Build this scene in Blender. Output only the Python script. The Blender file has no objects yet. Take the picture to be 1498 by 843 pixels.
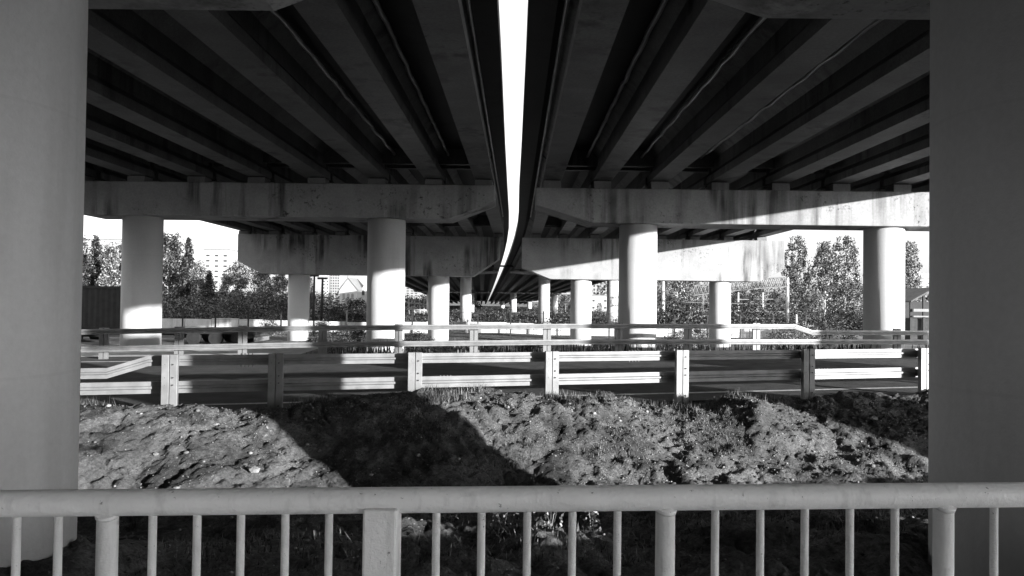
import bpy, math, random
import numpy as np
from mathutils import Vector, Matrix

# ------------------------------------------------------------------ camera, sky, sun, exposure
C = bpy.context.scene.collection
scn = bpy.context.scene
F = 1100.0                                   # focal length in pixels of the 1498 px wide photograph
PITCH, YAW, ROLL = math.radians(0.91), math.radians(0.36), 0.0125
cam = bpy.data.objects.new('camera', bpy.data.cameras.new('camera'))
C.objects.link(cam)
cam.data.sensor_width = 36.0
cam.data.lens = 36.0 * F / 1498
cam.data.clip_start, cam.data.clip_end = 0.05, 6000
CM = (Matrix.Rotation(YAW, 4, 'Z') @ Matrix.Rotation(math.pi / 2 + PITCH, 4, 'X') @ Matrix.Rotation(ROLL, 4, 'Z'))
cam.matrix_world = CM
scn.camera = cam

SUN_T, SUN_EL = math.radians(50), math.radians(7.1)   # angle from "behind the camera" towards the right; elevation
SUNDIR = Vector((math.cos(SUN_EL) * math.sin(SUN_T), -math.cos(SUN_EL) * math.cos(SUN_T), math.sin(SUN_EL)))
w = bpy.data.worlds.new('World'); scn.world = w; w.use_nodes = True
nt = w.node_tree; nt.nodes.clear()
sky = nt.nodes.new('ShaderNodeTexSky'); sky.sky_type = 'NISHITA'; sky.sun_disc = False
sky.sun_elevation = SUN_EL; sky.sun_rotation = math.pi - SUN_T
bw = nt.nodes.new('ShaderNodeRGBToBW'); bg = nt.nodes.new('ShaderNodeBackground'); ow = nt.nodes.new('ShaderNodeOutputWorld')
sky.ozone_density = 0.0; sky.dust_density = 0.6
bg.inputs[1].default_value = 0.092
nt.links.new(sky.outputs[0], bw.inputs[0])
# thin high cloud veil over the clear sky, starting well above the horizon
tc = nt.nodes.new('ShaderNodeTexCoord'); sep = nt.nodes.new('ShaderNodeSeparateXYZ'); mr = nt.nodes.new('ShaderNodeMapRange')
nz = nt.nodes.new('ShaderNodeTexNoise'); nz.inputs['Scale'].default_value = 2.5; nz.inputs['Detail'].default_value = 5
nt.links.new(tc.outputs['Generated'], sep.inputs[0]); nt.links.new(sep.outputs[2], mr.inputs[0]); nt.links.new(tc.outputs['Generated'], nz.inputs['Vector'])
for i_, v_ in enumerate((.02, .22, 0, 1)): mr.inputs[i_ + 1].default_value = v_
m1 = nt.nodes.new('ShaderNodeMath'); m1.operation = 'MULTIPLY_ADD'; m1.inputs[1].default_value = .8; m1.inputs[2].default_value = 3.0
m2 = nt.nodes.new('ShaderNodeMath'); m2.operation = 'MULTIPLY_ADD'
nt.links.new(nz.outputs['Fac'], m1.inputs[0]); nt.links.new(m1.outputs[0], m2.inputs[0]); nt.links.new(mr.outputs[0], m2.inputs[1]); nt.links.new(bw.outputs[0], m2.inputs[2])
vm = nt.nodes.new('ShaderNodeVectorMath'); vm.operation = 'DOT_PRODUCT'; vm.inputs[1].default_value = SUNDIR
pw = nt.nodes.new('ShaderNodeMath'); pw.operation = 'POWER'; pw.inputs[1].default_value = 14; mx0 = nt.nodes.new('ShaderNodeMath'); mx0.operation = 'MAXIMUM'; mx0.inputs[1].default_value = 0
m3 = nt.nodes.new('ShaderNodeMath'); m3.operation = 'MULTIPLY_ADD'; m3.inputs[1].default_value = 12
nt.links.new(tc.outputs['Generated'], vm.inputs[0]); nt.links.new(vm.outputs['Value'], mx0.inputs[0]); nt.links.new(mx0.outputs[0], pw.inputs[0])
nt.links.new(pw.outputs[0], m3.inputs[0]); nt.links.new(m2.outputs[0], m3.inputs[2]); nt.links.new(m3.outputs[0], bg.inputs[0]); nt.links.new(bg.outputs[0], ow.inputs[0])
sl = bpy.data.lights.new('sun', 'SUN'); sl.energy = 5.0; sl.angle = math.radians(0.6); sl.color = (1, 1, 1)
so = bpy.data.objects.new('sun', sl); C.objects.link(so)
so.rotation_euler = SUNDIR.to_track_quat('Z', 'Y').to_euler(); so.location = SUNDIR * 60
vs = scn.view_settings
vs.view_transform = 'Standard'; vs.look = 'None'; vs.gamma = 1; vs.use_curve_mapping = False
vs.exposure = 1.35
scn.cycles.max_bounces = 6; scn.cycles.diffuse_bounces = 3; scn.cycles.use_denoising = True

def at(x, y, Y):
    """world point on the line of sight of photograph pixel (x, y) at distance Y"""
    d = CM.to_3x3() @ Vector(((x - 749) / F, -(y - 421.5) / F, -1))
    return d * (Y / d.y)

# ------------------------------------------------------------------ helpers
ORG = {}
def org(o): return ORG.get(o, Vector((0, 0, 0)))
def tag(o, label=None, cat=None, group=None, kind=None):
    for k, v in (('label', label), ('category', cat), ('group', group), ('kind', kind)):
        if v: o[k] = v
    return o
def thing(name, loc, label, cat, group=None):
    o = bpy.data.objects.new(name, None); C.objects.link(o); o.empty_display_size = .2
    o.location = loc; ORG[o] = Vector(loc)
    return tag(o, label, cat, group)
def link_mesh(name, v, f, m, parent=None, smooth=False, loc=None):
    """v in world coordinates"""
    me = bpy.data.meshes.new(name)
    o0 = org(parent) if parent else (Vector(loc) if loc is not None else Vector((0, 0, 0)))
    v = np.asarray(v, dtype=np.float64).reshape(-1, 3) - np.array(o0)
    if isinstance(f, np.ndarray):
        n, k = f.shape
        me.vertices.add(len(v)); me.vertices.foreach_set('co', v.ravel().astype(np.float32))
        me.loops.add(n * k); me.loops.foreach_set('vertex_index', f.ravel().astype(np.int32))
        me.polygons.add(n); me.polygons.foreach_set('loop_start', np.arange(0, n * k, k, dtype=np.int32))
        try: me.polygons.foreach_set('loop_total', np.full(n, k, dtype=np.int32))
        except Exception: pass
        me.update(calc_edges=True); me.validate()
        if smooth: me.polygons.foreach_set('use_smooth', np.ones(n, dtype=bool))
    else:
        me.from_pydata(v.tolist(), [], f)
        if smooth is True: me.polygons.foreach_set('use_smooth', [True] * len(f))
        elif smooth: me.polygons.foreach_set('use_smooth', smooth)
    me.update()
    me.materials.append(m)
    o = bpy.data.objects.new(name, me); C.objects.link(o)
    if parent: o.parent = parent; ORG[o] = o0
    else: o.location = o0; ORG[o] = o0
    return o
class MB:
    def __init__(s): s.v = []; s.f = []; s.s = []
    def add(s, vs_, fs_, sm=False):
        n = len(s.v); s.v += [tuple(p) for p in vs_]; s.f += [tuple(i + n for i in q) for q in fs_]
        s.s += [sm] * len(fs_) if isinstance(sm, bool) else sm
        return s
    def box(s, x0, x1, y0, y1, z0, z1):
        return s.add([(x0,y0,z0),(x1,y0,z0),(x1,y1,z0),(x0,y1,z0),(x0,y0,z1),(x1,y0,z1),(x1,y1,z1),(x0,y1,z1)],
                     [(0,3,2,1),(4,5,6,7),(0,1,5,4),(1,2,6,5),(2,3,7,6),(3,0,4,7)])
    def obox(s, c, ux, uy, uz):
        """box centred at c with half-axis vectors"""
        c, ux, uy, uz = map(Vector, (c, ux, uy, uz))
        pts = [c + a * ux + b * uy + d * uz for d in (-1, 1) for a, b in ((-1,-1),(1,-1),(1,1),(-1,1))]
        return s.add(pts, [(0,3,2,1),(4,5,6,7),(0,1,5,4),(1,2,6,5),(2,3,7,6),(3,0,4,7)])
    def loft(s, rings, close=True, sm=False):
        n = len(rings[0]); vs_ = [p for r in rings for p in r]; fs_ = []
        for k in range(len(rings) - 1):
            for i in range(n):
                j = (i + 1) % n
                fs_.append((k*n+i, k*n+j, (k+1)*n+j, (k+1)*n+i))
        m = [sm] * len(fs_)
        if close:
            fs_.append(tuple(range(n))[::-1]); fs_.append(tuple(range((len(rings)-1)*n, len(rings)*n))); m += [False, False]
        return s.add(vs_, fs_, m)
    def prism_y(s, prof, y0, y1, dx0=0, dx1=0, dz0=0, dz1=0):
        return s.loft([[(x + dx0, y0, z + dz0) for x, z in prof], [(x + dx1, y1, z + dz1) for x, z in prof]])
    def tube(s, pts, rad, n=10, sm=True):
        pts = [Vector(p) for p in pts]
        if not isinstance(rad, (list, tuple)): rad = [rad] * len(pts)
        rings = []
        for i, p in enumerate(pts):
            t = (pts[min(i+1, len(pts)-1)] - pts[max(i-1, 0)]).normalized()
            a = Vector((0,0,1)) if abs(t.z) < .9 else Vector((1,0,0))
            u = t.cross(a).normalized(); q = t.cross(u)
            rings.append([p + (u*math.cos(2*math.pi*k/n) + q*math.sin(2*math.pi*k/n)) * rad[i] for k in range(n)])
        return s.loft(rings, True, sm)
    def build(s, name, m, parent=None, loc=None, bevel=0):
        o = link_mesh(name, s.v, s.f, m, parent, s.s, loc)
        if bevel:
            b = o.modifiers.new('bevel', 'BEVEL'); b.width = bevel; b.segments = 2; b.limit_method = 'ANGLE'
        return o

# ------------------------------------------------------------------ value noise
_rng = np.random.RandomState(7); _tab = _rng.rand(256, 256)
def vnoise(x, y):
    xi, yi = np.floor(x).astype(int), np.floor(y).astype(int); fx, fy = x - xi, y - yi
    fx, fy = fx*fx*(3-2*fx), fy*fy*(3-2*fy)
    g = lambda a, b: _tab[a % 256, b % 256]
    return (g(xi,yi)*(1-fx)+g(xi+1,yi)*fx)*(1-fy) + (g(xi,yi+1)*(1-fx)+g(xi+1,yi+1)*fx)*fy - .5
def fbm(x, y, sc, octv=4, gain=.5):
    r = 0; a = 1
    for k in range(octv):
        r = r + a * vnoise(x*sc + 17.3*k, y*sc + 9.1*k); sc *= 2.03; a *= gain
    return r
def sstep(a, b, x):
    t = np.clip((x - a) / (b - a), 0, 1); return t*t*(3-2*t)

# ------------------------------------------------------------------ materials (all neutral greys: the photograph is black and white)
def node_mat(name, rough=.85, spec=.3, metallic=0):
    m = bpy.data.materials.new(name); m.use_nodes = True
    b = m.node_tree.nodes['Principled BSDF']
    b.inputs['Roughness'].default_value = rough
    b.inputs['Specular IOR Level'].default_value = spec
    b.inputs['Metallic'].default_value = metallic
    return m, m.node_tree, b
def N(t, kind, **kw):
    n = t.nodes.new(kind)
    for k, v in kw.items(): setattr(n, k, v)
    return n
def noise(t, vec, scale, detail=4, rough=.55):
    n = N(t, 'ShaderNodeTexNoise'); n.inputs['Scale'].default_value = scale
    n.inputs['Detail'].default_value = detail; n.inputs['Roughness'].default_value = rough
    if vec is not None: t.links.new(vec, n.inputs['Vector'])
    return n.outputs['Fac']
def maprange(t, src, a, b, c, d):
    n = N(t, 'ShaderNodeMapRange'); t.links.new(src, n.inputs[0])
    for i, v in enumerate((a, b, c, d)): n.inputs[i+1].default_value = v
    return n.outputs[0]
def math2(t, op, a, b):
    n = N(t, 'ShaderNodeMath', operation=op)
    for i, q in enumerate((a, b)):
        if isinstance(q, (int, float)): n.inputs[i].default_value = q
        else: t.links.new(q, n.inputs[i])
    return n.outputs[0]
def mapping(t, vec, scale):
    n = N(t, 'ShaderNodeMapping'); n.inputs['Scale'].default_value = scale; t.links.new(vec, n.inputs['Vector']); return n.outputs[0]
def bump(t, b, h, strength, dist):
    n = N(t, 'ShaderNodeBump'); n.inputs['Strength'].default_value = strength; n.inputs['Distance'].default_value = dist
    t.links.new(h, n.inputs['Height']); t.links.new(n.outputs[0], b.inputs['Normal'])
def simple(name, base, var=.25, scale=6, rough=.8, bstr=.3, bdist=.01, bscale=40, spec=.3, metallic=0):
    m, t, b = node_mat(name, rough, spec, metallic)
    co = N(t, 'ShaderNodeNewGeometry').outputs['Position']
    v = maprange(t, noise(t, co, scale, 5), .3, .7, base*(1-var), base*(1+var))
    t.links.new(v, b.inputs['Base Color'])
    if bstr: bump(t, b, noise(t, co, bscale, 3), bstr, bdist)
    return m
def concrete(name, base, streak=.5, spots=0.0, rough=.85, form=0.0, spec=.25, vary=.18, fine=.11, seam=0):
    m, t, b = node_mat(name, rough, spec)
    co = N(t, 'ShaderNodeNewGeometry').outputs['Position']
    v = maprange(t, noise(t, co, .9, 6, .6), .3, .7, base*(1-vary), base*(1+vary))
    v = math2(t, 'MULTIPLY', v, maprange(t, noise(t, co, 22, 4, .6), .3, .7, 1-fine, 1+fine))
    st = noise(t, mapping(t, co, (2.3, 2.3, .16)), 1.0, 5, .6)
    msk = maprange(t, noise(t, co, .45, 2), .44, .6, 0, 1)
    st = maprange(t, math2(t, 'MULTIPLY', maprange(t, st, .46, .62, 0, 1), msk), 0, 1, 1, 1-streak)
    v = math2(t, 'MULTIPLY', v, st)
    if spots:
        sp = math2(t, 'MULTIPLY', maprange(t, noise(t, co, 9, 5, .7), .56, .66, 0, 1), maprange(t, noise(t, mapping(t, co, (1, 1, 1.6)), .55, 2), .52, .64, 0, 1))
        v = math2(t, 'MULTIPLY', v, maprange(t, sp, 0, 1, 1, 1-spots))
    if seam:                                     # casting seams between the formwork lifts
        sp3 = N(t, 'ShaderNodeSeparateXYZ'); t.links.new(co, sp3.inputs[0])
        fr_ = math2(t, 'FRACT', math2(t, 'ADD', math2(t, 'DIVIDE', sp3.outputs[2], seam), .31), 0)
        ln = math2(t, 'LESS_THAN', fr_, .012)
        v = math2(t, 'MULTIPLY', v, maprange(t, ln, 0, 1, 1, .955))
    t.links.new(v, b.inputs['Base Color'])
    h = noise(t, co, 60, 4, .6)
    if form:
        wv = N(t, 'ShaderNodeTexWave', wave_type='BANDS', bands_direction='Z'); wv.inputs['Scale'].default_value = form
        wv.inputs['Distortion'].default_value = .6; t.links.new(co, wv.inputs['Vector'])
        h = math2(t, 'ADD', h, math2(t, 'MULTIPLY', wv.outputs['Fac'], .4))
    bump(t, b, h, .35, .006)
    return m
M = {}
M['pillar'] = concrete('painted_pillar_concrete', .60, .16, 0, .75, vary=.035, fine=.04, seam=1.7)
M['cap'] = concrete('pier_cap_concrete', .335, .82, .75)
M['girder'] = concrete('girder_concrete', .105, .75, .6, .6, 0, .4, vary=.35, fine=.25)
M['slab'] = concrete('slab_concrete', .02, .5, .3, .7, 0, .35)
M['pad'] = concrete('pad_concrete', .22, .4)
M['wallconc'] = concrete('block_wall_concrete', .55, .55, .7)
M['pale_ground'] = simple('pale_concrete_paving', .62, .2, 3)
M['galv'] = simple('galvanised_steel', .215, .22, 5, .5, .1, .002, 60, .5, .25)
M['galv_dull'] = simple('weathered_galvanised_steel', .19, .12, 5, .55, .1, .002, 60, .5, .25)
M['conduit'] = simple('cable_conduit_sheath', .30, .5, 1.2, .3, .3, .01, 20, .6)
M['bolt'] = simple('dark_bolt_steel', .05, .2, 5, .5)
def rail_paint():
    m, t, b = node_mat('thick_light_grey_rail_paint', .42, .5)
    co = N(t, 'ShaderNodeNewGeometry').outputs['Position']
    v = maprange(t, noise(t, co, 7, 4), .3, .7, .76, .84)
    chip = maprange(t, noise(t, co, 48, 5, .7), .665, .69, 1, .35)
    grime = maprange(t, noise(t, mapping(t, co, (30, 30, 5)), 1.0, 4, .6), .55, .75, 1, .78)
    t.links.new(math2(t, 'MULTIPLY', math2(t, 'MULTIPLY', v, chip), grime), b.inputs['Base Color'])
    bump(t, b, math2(t, 'ADD', noise(t, co, 90, 4, .6), math2(t, 'MULTIPLY', chip, .5)), .7, .004)
    return m
M['rail_paint'] = rail_paint()
M['asphalt'] = simple('asphalt', .075, .35, 3, .9, .6, .01, 160)
M['line'] = simple('worn_road_paint', .7, .3, 12, .7)
M['dark_metal'] = simple('dark_painted_metal', .022, .3, 4, .6)
M['tyre'] = simple('tyre_rubber', .02, .2, 6, .8)
M['fence'] = simple('dark_fence_steel', .03, .2, 6, .6)
M['bark'] = simple('bark', .10, .6, 9, .9)
M['birch_bark'] = simple('birch_bark', .5, .6, 7, .8)
M['white_wall'] = simple('white_render', .38, .06, 1, .8)
M['grey_wall'] = simple('pale_panel_wall', .27, .1, .3, .8)
M['window'] = simple('dark_window', .05, .2, 1, .3)
M['roof'] = simple('pale_metal_roof', .2, .15, 1, .6)
M['pole'] = simple('concrete_pole', .5, .12, 3)
M['lattice'] = simple('gantry_steel', .22, .15, 3, .6)
M['wire'] = simple('wire', .25, .1, 3)
def stone_mat():
    m, t, b = node_mat('mixed_rubble', .9, .2)
    g = N(t, 'ShaderNodeNewGeometry')
    v = maprange(t, math2(t, 'POWER', g.outputs['Random Per Island'], 2.2), 0, 1, .05, .36)
    v = math2(t, 'MULTIPLY', v, maprange(t, noise(t, g.outputs['Position'], 40, 4), .3, .7, .75, 1.2))
    t.links.new(v, b.inputs['Base Color']); bump(t, b, noise(t, g.outputs['Position'], 60, 4), .5, .01)
    return m
M['stone'] = stone_mat()
M['rock'] = simple('pale_rock', .22, .3, 25, .9, .8, .02, 40)
M['path'] = concrete('walkway_concrete', .3, .3)
M['pavroof'] = simple('pavilion_roofing', .10, .3, 2)
M['wood'] = simple('weathered_board', .05, .3, 6)
def leaf_mat(name, lo, hi, share):
    """every leaf its own tone: mostly dark, some pale"""
    m, t, b = node_mat(name, .55, .35)
    g = N(t, 'ShaderNodeNewGeometry')
    v = maprange(t, g.outputs['Random Per Island'], 1 - share - .2, 1 - share + .2, lo, hi)  # sunlit and shaded speckle of the foliage put into leaf colour
    v = math2(t, 'MULTIPLY', v, maprange(t, noise(t, g.outputs['Position'], 1.1, 3, .6), .35, .65, .45, 1.35))
    t.links.new(v, b.inputs['Base Color'])
    return m
M['leaf'] = leaf_mat('birch_leaves', .03, .42, .34)
M['needle'] = leaf_mat('dark_needles', .01, .15, .22)
M['bush'] = leaf_mat('bush_leaves', .012, .20, .22)
M['weed'] = leaf_mat('weed_leaves', .03, .28, .35)
def soil():
    m, t, b = node_mat('stony_soil', .95, .15)
    co = N(t, 'ShaderNodeNewGeometry').outputs['Position']
    v = maprange(t, noise(t, co, 1.1, 5, .6), .3, .7, .10, .25)
    v = math2(t, 'MULTIPLY', v, maprange(t, noise(t, co, 26, 6, .8), .32, .66, .35, 1.6))
    v = math2(t, 'MULTIPLY', v, maprange(t, noise(t, co, 1.5, 4, .65), .50, .60, 1, .45))      # damp weedy patches
    vo = N(t, 'ShaderNodeTexVoronoi'); vo.inputs['Scale'].default_value = 26; t.links.new(co, vo.inputs['Vector'])
    peb = math2(t, 'MULTIPLY', maprange(t, vo.outputs['Distance'], .15, .3, 1, 0), maprange(t, noise(t, co, 2.2, 3), .5, .62, 0, 1))
    v = math2(t, 'ADD', v, math2(t, 'MULTIPLY', peb, .18))
    t.links.new(v, b.inputs['Base Color'])
    h = math2(t, 'ADD', noise(t, co, 30, 7, .82), math2(t, 'MULTIPLY', peb, .6))
    bump(t, b, h, 1.0, .05)
    return m
M['soil'] = soil()

# ------------------------------------------------------------------ terrain
CX = [-60, -5.2, -4.17, -3.4, -2.77, -1.37, -.23, .86, 1.9, 2.8, 3.25, 3.9, 4.88, 6.0, 9, 60]
CZ = [-1.5, -1.34, -1.38, -1.43, -1.42, -1.35, -1.27, -1.32, -1.395, -1.45, -1.30, -1.39, -1.34, -1.385, -1.30, -1.3]
def near_line(X): return 11.2 + .2 * X
def far_line(X): return 19.3 + .15 * X
def road_z(X, Y): return -1.58 + .012 * np.clip(X, -30, 30) + (Y - near_line(X)) * .02
def ground_z(X, Y, detail=True):
    X = np.asarray(X, float); Y = np.asarray(Y, float)
    Xc = np.clip(X, -30, 30)
    nl, fl = near_line(Xc), far_line(Xc)
    yc = nl - 1.05
    zc = np.interp(Xc, CX, CZ)
    s = yc - Y
    zf = -2.17
    foot = 2.3 + .25 * vnoise(Xc * .6, Xc * 0 + 3.3)
    front = zc + (zf - zc) * np.where(s < foot, (1 - np.cos(np.clip(s / foot, 0, 1) * math.pi)) * .5 * .55 + .45 * np.clip(s / foot, 0, 1), 1)
    basin = zf + .42 * sstep(2.3, 5.0, s) + .06 * sstep(5.5, 7, s)
    heap = .08 * sstep(-2.2, -3.0, X) * sstep(3.3, 4.0, Y) * (1 - sstep(5.0, 7.0, Y))
    bank = heap + .25 * sstep(6.5, 9, X) * sstep(1.0, 2.2, s) * (1 - sstep(11, 13, s))
    z1 = np.where(s < foot, front, basin) + bank
    back = zc + (road_z(Xc, nl) - .03 - zc) * sstep(0.15, 1.1, -s)
    z = np.where(s > 0, z1, back)
    rz = road_z(Xc, Y) - .05
    z = np.where(Y > nl, rz, z)
    zfar = road_z(Xc, fl) - .05
    z = np.where(Y > fl, zfar + (-2.35 - zfar) * sstep(1.2, 8, Y - fl), z)
    z = np.where((Y < 3.2), np.maximum(z, -1.72) * (1 - sstep(3.2, 2.4, Y)) + -1.74 * sstep(3.2, 2.4, Y) + bank * sstep(3.2, 2.4, Y), z)
    if detail:
        k = sstep(11.3, 10.4, Y - .2 * Xc) * sstep(2.2, 3.4, Y)
        n = .15 * fbm(X, Y, .9, 3) + .055 * fbm(X + 5, Y, 3.1, 4, .6) + .035 * fbm(X, Y + 3, 12, 4, .8) + sstep(-2.5, -.5, X) * (.11 * np.abs(fbm(X + 2, Y, 1.7, 3, .6)) + .045 * np.abs(fbm(X, Y + 7, 5.5, 3, .75)) - .04)
        rid = np.abs(fbm(X * 1.0 + Y * .8, Y * .5, 2.2, 3))
        z = z + k * (n - .05 * np.exp(-(rid / .05) ** 2))
        z = z + sstep(25, 40, Y) * .25 * fbm(X, Y, .12, 3)
    return z
def axis(parts):
    out = []
    for a, b, n in parts: out += list(np.linspace(a, b, n, endpoint=False))
    return np.array(out + [parts[-1][1]])
gx = axis([(-3000, -300, 6), (-300, -40, 14), (-40, -8, 22), (-8, 8, 430), (8, 40, 30), (40, 300, 14), (300, 3000, 6)])
gy = axis([(-400, -20, 8), (-20, 3.5, 24), (3.5, 12.6, 250), (12.6, 30, 26), (30, 120, 30), (120, 600, 16), (600, 5500, 8)])
GX, GY = np.meshgrid(gx, gy)
gv = np.stack([GX, GY, ground_z(GX, GY)], -1).reshape(-1, 3)
nx, ny = len(gx), len(gy)
ii = (np.arange(ny-1)[:, None] * nx + np.arange(nx-1)[None, :]).ravel()
gf = np.stack([ii, ii+1, ii+nx+1, ii+nx], -1)
tag(link_mesh('ground', gv, gf, M['soil'], None, True), kind='structure')

xs = np.linspace(-60, 60, 81)
def strip(name, m, ya, yb, dz, x0=-60, x1=60):
    mb = MB(); X = np.linspace(x0, x1, 41)
    rings = [[(x, ya(x), road_z(x, ya(x)) + dz) for x in X], [(x, yb(x), road_z(x, yb(x)) + dz) for x in X]]
    vs_ = rings[0] + rings[1]; n = len(X)
    mb.add(vs_, [(i, i+1, n+i+1, n+i) for i in range(n-1)])
    return tag(mb.build(name, m), kind='structure')
strip('road', M['asphalt'], lambda x: near_line(x) + .1, lambda x: far_line(x) + .5, 0)
strip('road_marking', M['line'], lambda x: far_line(x) - .75, lambda x: far_line(x) - .6, .004)
strip('road_marking', M['line'], lambda x: near_line(x) + .85, lambda x: near_line(x) + .97, .004)
strip('pavement', M['pale_ground'], lambda x: far_line(x) + .45, lambda x: far_line(x) + 3.0, .012, -45, -5.5)
mb = MB().box(-14, 24, -25, 2.55, -1.9, -1.66); tag(mb.build('path', M['path']), kind='structure')

uw = MB().box(-2.6, 13.5, 2.78, 2.98, -1.95, -1.235)  # added wall below the view, keeps the hollow in shade
tag(uw.build('unseen_shade_wall', M['path'], None, (5, 2.88, -1.66)), 'unseen low wall below the railing, added to shade the hollow', 'wall')

# ------------------------------------------------------------------ flyover
PIERS = [5.3, 22.4, 40.2, 73, 135, 205, 270]
def cx(Y): return -.048 * (Y - 40) ** 2 / (Y - 20) if Y > 40 else 0.0
def dz(Y): return -.023 * (Y - 40) ** 2 / (Y - 28) if Y > 40 else 0.0     # the decks run downhill beyond the third pier
GIRS = [1.0, 2.45, 4.1, 5.85, 7.6, 9.35, 11.1, 12.85, 14.45]
ZG, ZS, ZT = 3.5, 4.4, 4.72
gprof = [(-.27, ZG), (.27, ZG), (.27, ZG+.2), (.13, ZG+.36), (.13, ZS-.2), (.36, ZS+.01), (-.36, ZS+.01), (-.13, ZS-.2), (-.13, ZG+.36), (-.27, ZG+.2)]
def gap_edge(side, Y):
    if side < 0: return -float(np.interp(Y, [0, 11, 15, 25, 40, 400], [.32, .325, .35, .41, .46, .60]))
    return float(np.interp(Y, [0, 11, 25, 32, 40, 400], [.13, .125, .08, .04, .05, .12]))
STN = [-26.0, -12, 0, 5.3, 14, 22.4, 31, 40.2] + list(range(45, 271, 8)) + [270]
for side, nm in ((-1, 'left'), (1, 'right')):
    GIR = GIRS if side < 0 else GIRS[:-1]; XO = 15.6 if side < 0 else 14.5
    lab = {-1: 'concrete flyover deck on long girders, left of the bright gap of sky',
           1: 'concrete flyover deck on long girders, right of the bright gap of sky'}[side]
    deck = thing('flyover_deck', (side * 7, 5.3, ZS), lab, 'bridge deck', 'twin flyover decks')
    rings = []; par = []; par2 = []
    for Y in STN:
        e, o = gap_edge(side, Y), side * XO
        c = cx(Y)
        i2 = e + side * .42
        rings.append([(x_, Y, z_ + dz(Y)) for x_, z_ in ((c+e, ZS-.06), (c+i2, ZS-.10), (c+side*.64, ZS), (c+side*(XO-.6), ZS), (c+o, ZS+.08), (c+o, ZT), (c+e, ZT))])
        if side < 0: rings[-1] = rings[-1][::-1]
        for lst, a in ((par, e), (par2, o - side * .3)):
            b = a + side * .3 if lst is par else a + side * .3
            q = [(x_, Y, z_ + dz(Y)) for x_, z_ in ((c+min(a,b), ZT+.002), (c+max(a,b), ZT+.002), (c+max(a,b)-.06, ZT+.75), (c+min(a,b)+.06, ZT+.75))]
            lst.append(q)
    MB().loft(rings).build('deck_slab', M['slab'], deck)
    MB().loft(par2).build('parapet', M['pad'], deck)
    for gx_ in ((2.02, 3.6, 5.33, 7.08) if side > 0 else (2.05, 3.62)):
        rr_ = random.Random(int(gx_ * 100)); ys = np.linspace(5.8, 22.0, 60)
        cm = MB().tube([(side*gx_ + .005*rr_.gauss(0, 1), y, ZS - .16 + .006*rr_.gauss(0, 1) - .03*math.sin(y*1.9)**2) for y in ys], .042, 10)
        cm.build('cable_conduit', M['conduit'], deck)
    MB().tube([(side*.66 + (0 if side > 0 else -.08), y, ZS - .17 - .02*math.sin(y*1.3)**2) for y in np.linspace(6.2, 38, 50)], .03, 8).build('cable_conduit', M['conduit'], deck)
    ends = [-26.0, -12.0] + PIERS
    for k in range(len(ends) - 1):
        y0, y1 = ends[k] + (.12 if k else 0), ends[k+1] - .12
        for g in GIR:
            gm = MB(); nseg = 1 if ends[k+1] < 60 else 4; yk = np.linspace(y0, y1, nseg + 1)
            gm.loft([[(x_ + cx(yq) + side*g, yq, z_ + dz(yq)) for x_, z_ in gprof] for yq in yk])
            gm.build('girder', M['girder'], deck)
        # cross diaphragms are part of the slab's own casting: one per span end
        for yy in (y0 + .25, y1 - .25):
            if k > 4: break
            dm = MB()
            if yy > 45: continue
            for a, b in zip(GIR[:-1], GIR[1:]):
                xa, xb = sorted((side*(a+.13), side*(b-.13)))
                c = cx(ends[k]) if yy < (y0+y1)/2 else cx(ends[k+1])
                dm.box(c+xa, c+xb, yy-.1, yy+.1, ZG+.45, ZS-.002)
            dm.build('diaphragm', M['girder'], deck)

def pier(row, side, Y, cols, r, xin, xout, zb, ztop, chin, chout, hw, label, skew=0.0, ground=None):
    """cols: column centre (x, y); chin/chout: (length, rise) of the chamfers"""
    c = cx(Y); cap = MB(); zb += dz(Y); ztop += dz(Y); zg = ZG + dz(Y)
    g0 = ground if ground is not None else -2.45
    t = thing('bridge_pier', (c + cols[0][0], Y, g0), label, 'bridge pier', 'flyover piers')
    a, b = xin, xout
    s = side
    prof = [(a, zb+chin[1]), (a + s*chin[0], zb), (b - s*chout[0], zb), (b, zb+chout[1]), (b, ztop), (a, ztop)]
    yy = lambda x: Y + skew * (x - xin)
    r0 = [(c+x, yy(x) - hw, z) for x, z in prof]; r1 = [(c+x, yy(x) + hw, z) for x, z in prof]
    if s < 0: r0, r1 = r0[::-1], r1[::-1]
    cap.loft([r0, r1]); cap.build('pier_cap', M['cap'], t, bevel=.025)
    for (x, y) in cols:
        m = MB(); n = 56
        rings = [[(c + x + r*math.cos(2*math.pi*k/n), y + r*math.sin(2*math.pi*k/n), z) for k in range(n)] for z in (g0-.5, zb-.001)]
        m.loft(rings, True, True); m.build('column', M['pillar'], t)
    for g in (GIRS if s < 0 else GIRS[:-1]):
        if Y < 30 and g > 14: continue
        for dy in ((-.42, .42) if Y < 60 else (-.42,)):
            yc = yy(s*g) + dy
            pd = MB().box(c+s*g-.25, c+s*g+.25, yc-.26, yc+.26, ztop-.002, zg-.03).build('bearing_pad', M['pad'], t)
            MB().box(c+s*g-.2, c+s*g+.2, yc-.2, yc+.2, zg-.031, zg-.001).build('bearing', M['dark_metal'], pd)
    return t
pier(1, -1, 5.25, [(-3.8, 4.9), (-11.4, 4.9)], .83, -.7, -14.3, 2.33, 3.3, (1.3, .5), (1.3, .5), .85, 'nearest pier, its pale round pillar filling the left edge of the view')
pier(1, 1, 5.3, [(3.54, 4.76)], .825, .5, 7.0, 2.33, 3.3, (1.5, .5), (.3, .1), .85, 'nearest pier, its dark round pillar filling the right edge of the view')
pier(0, -1, -12, [(-3.9, -12), (-11.3, -12)], .70, -.7, -14.3, 2.33, 3.3, (1.3, .5), (1.3, .5), .72, 'pier behind the viewer under the left deck, out of view')
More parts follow.
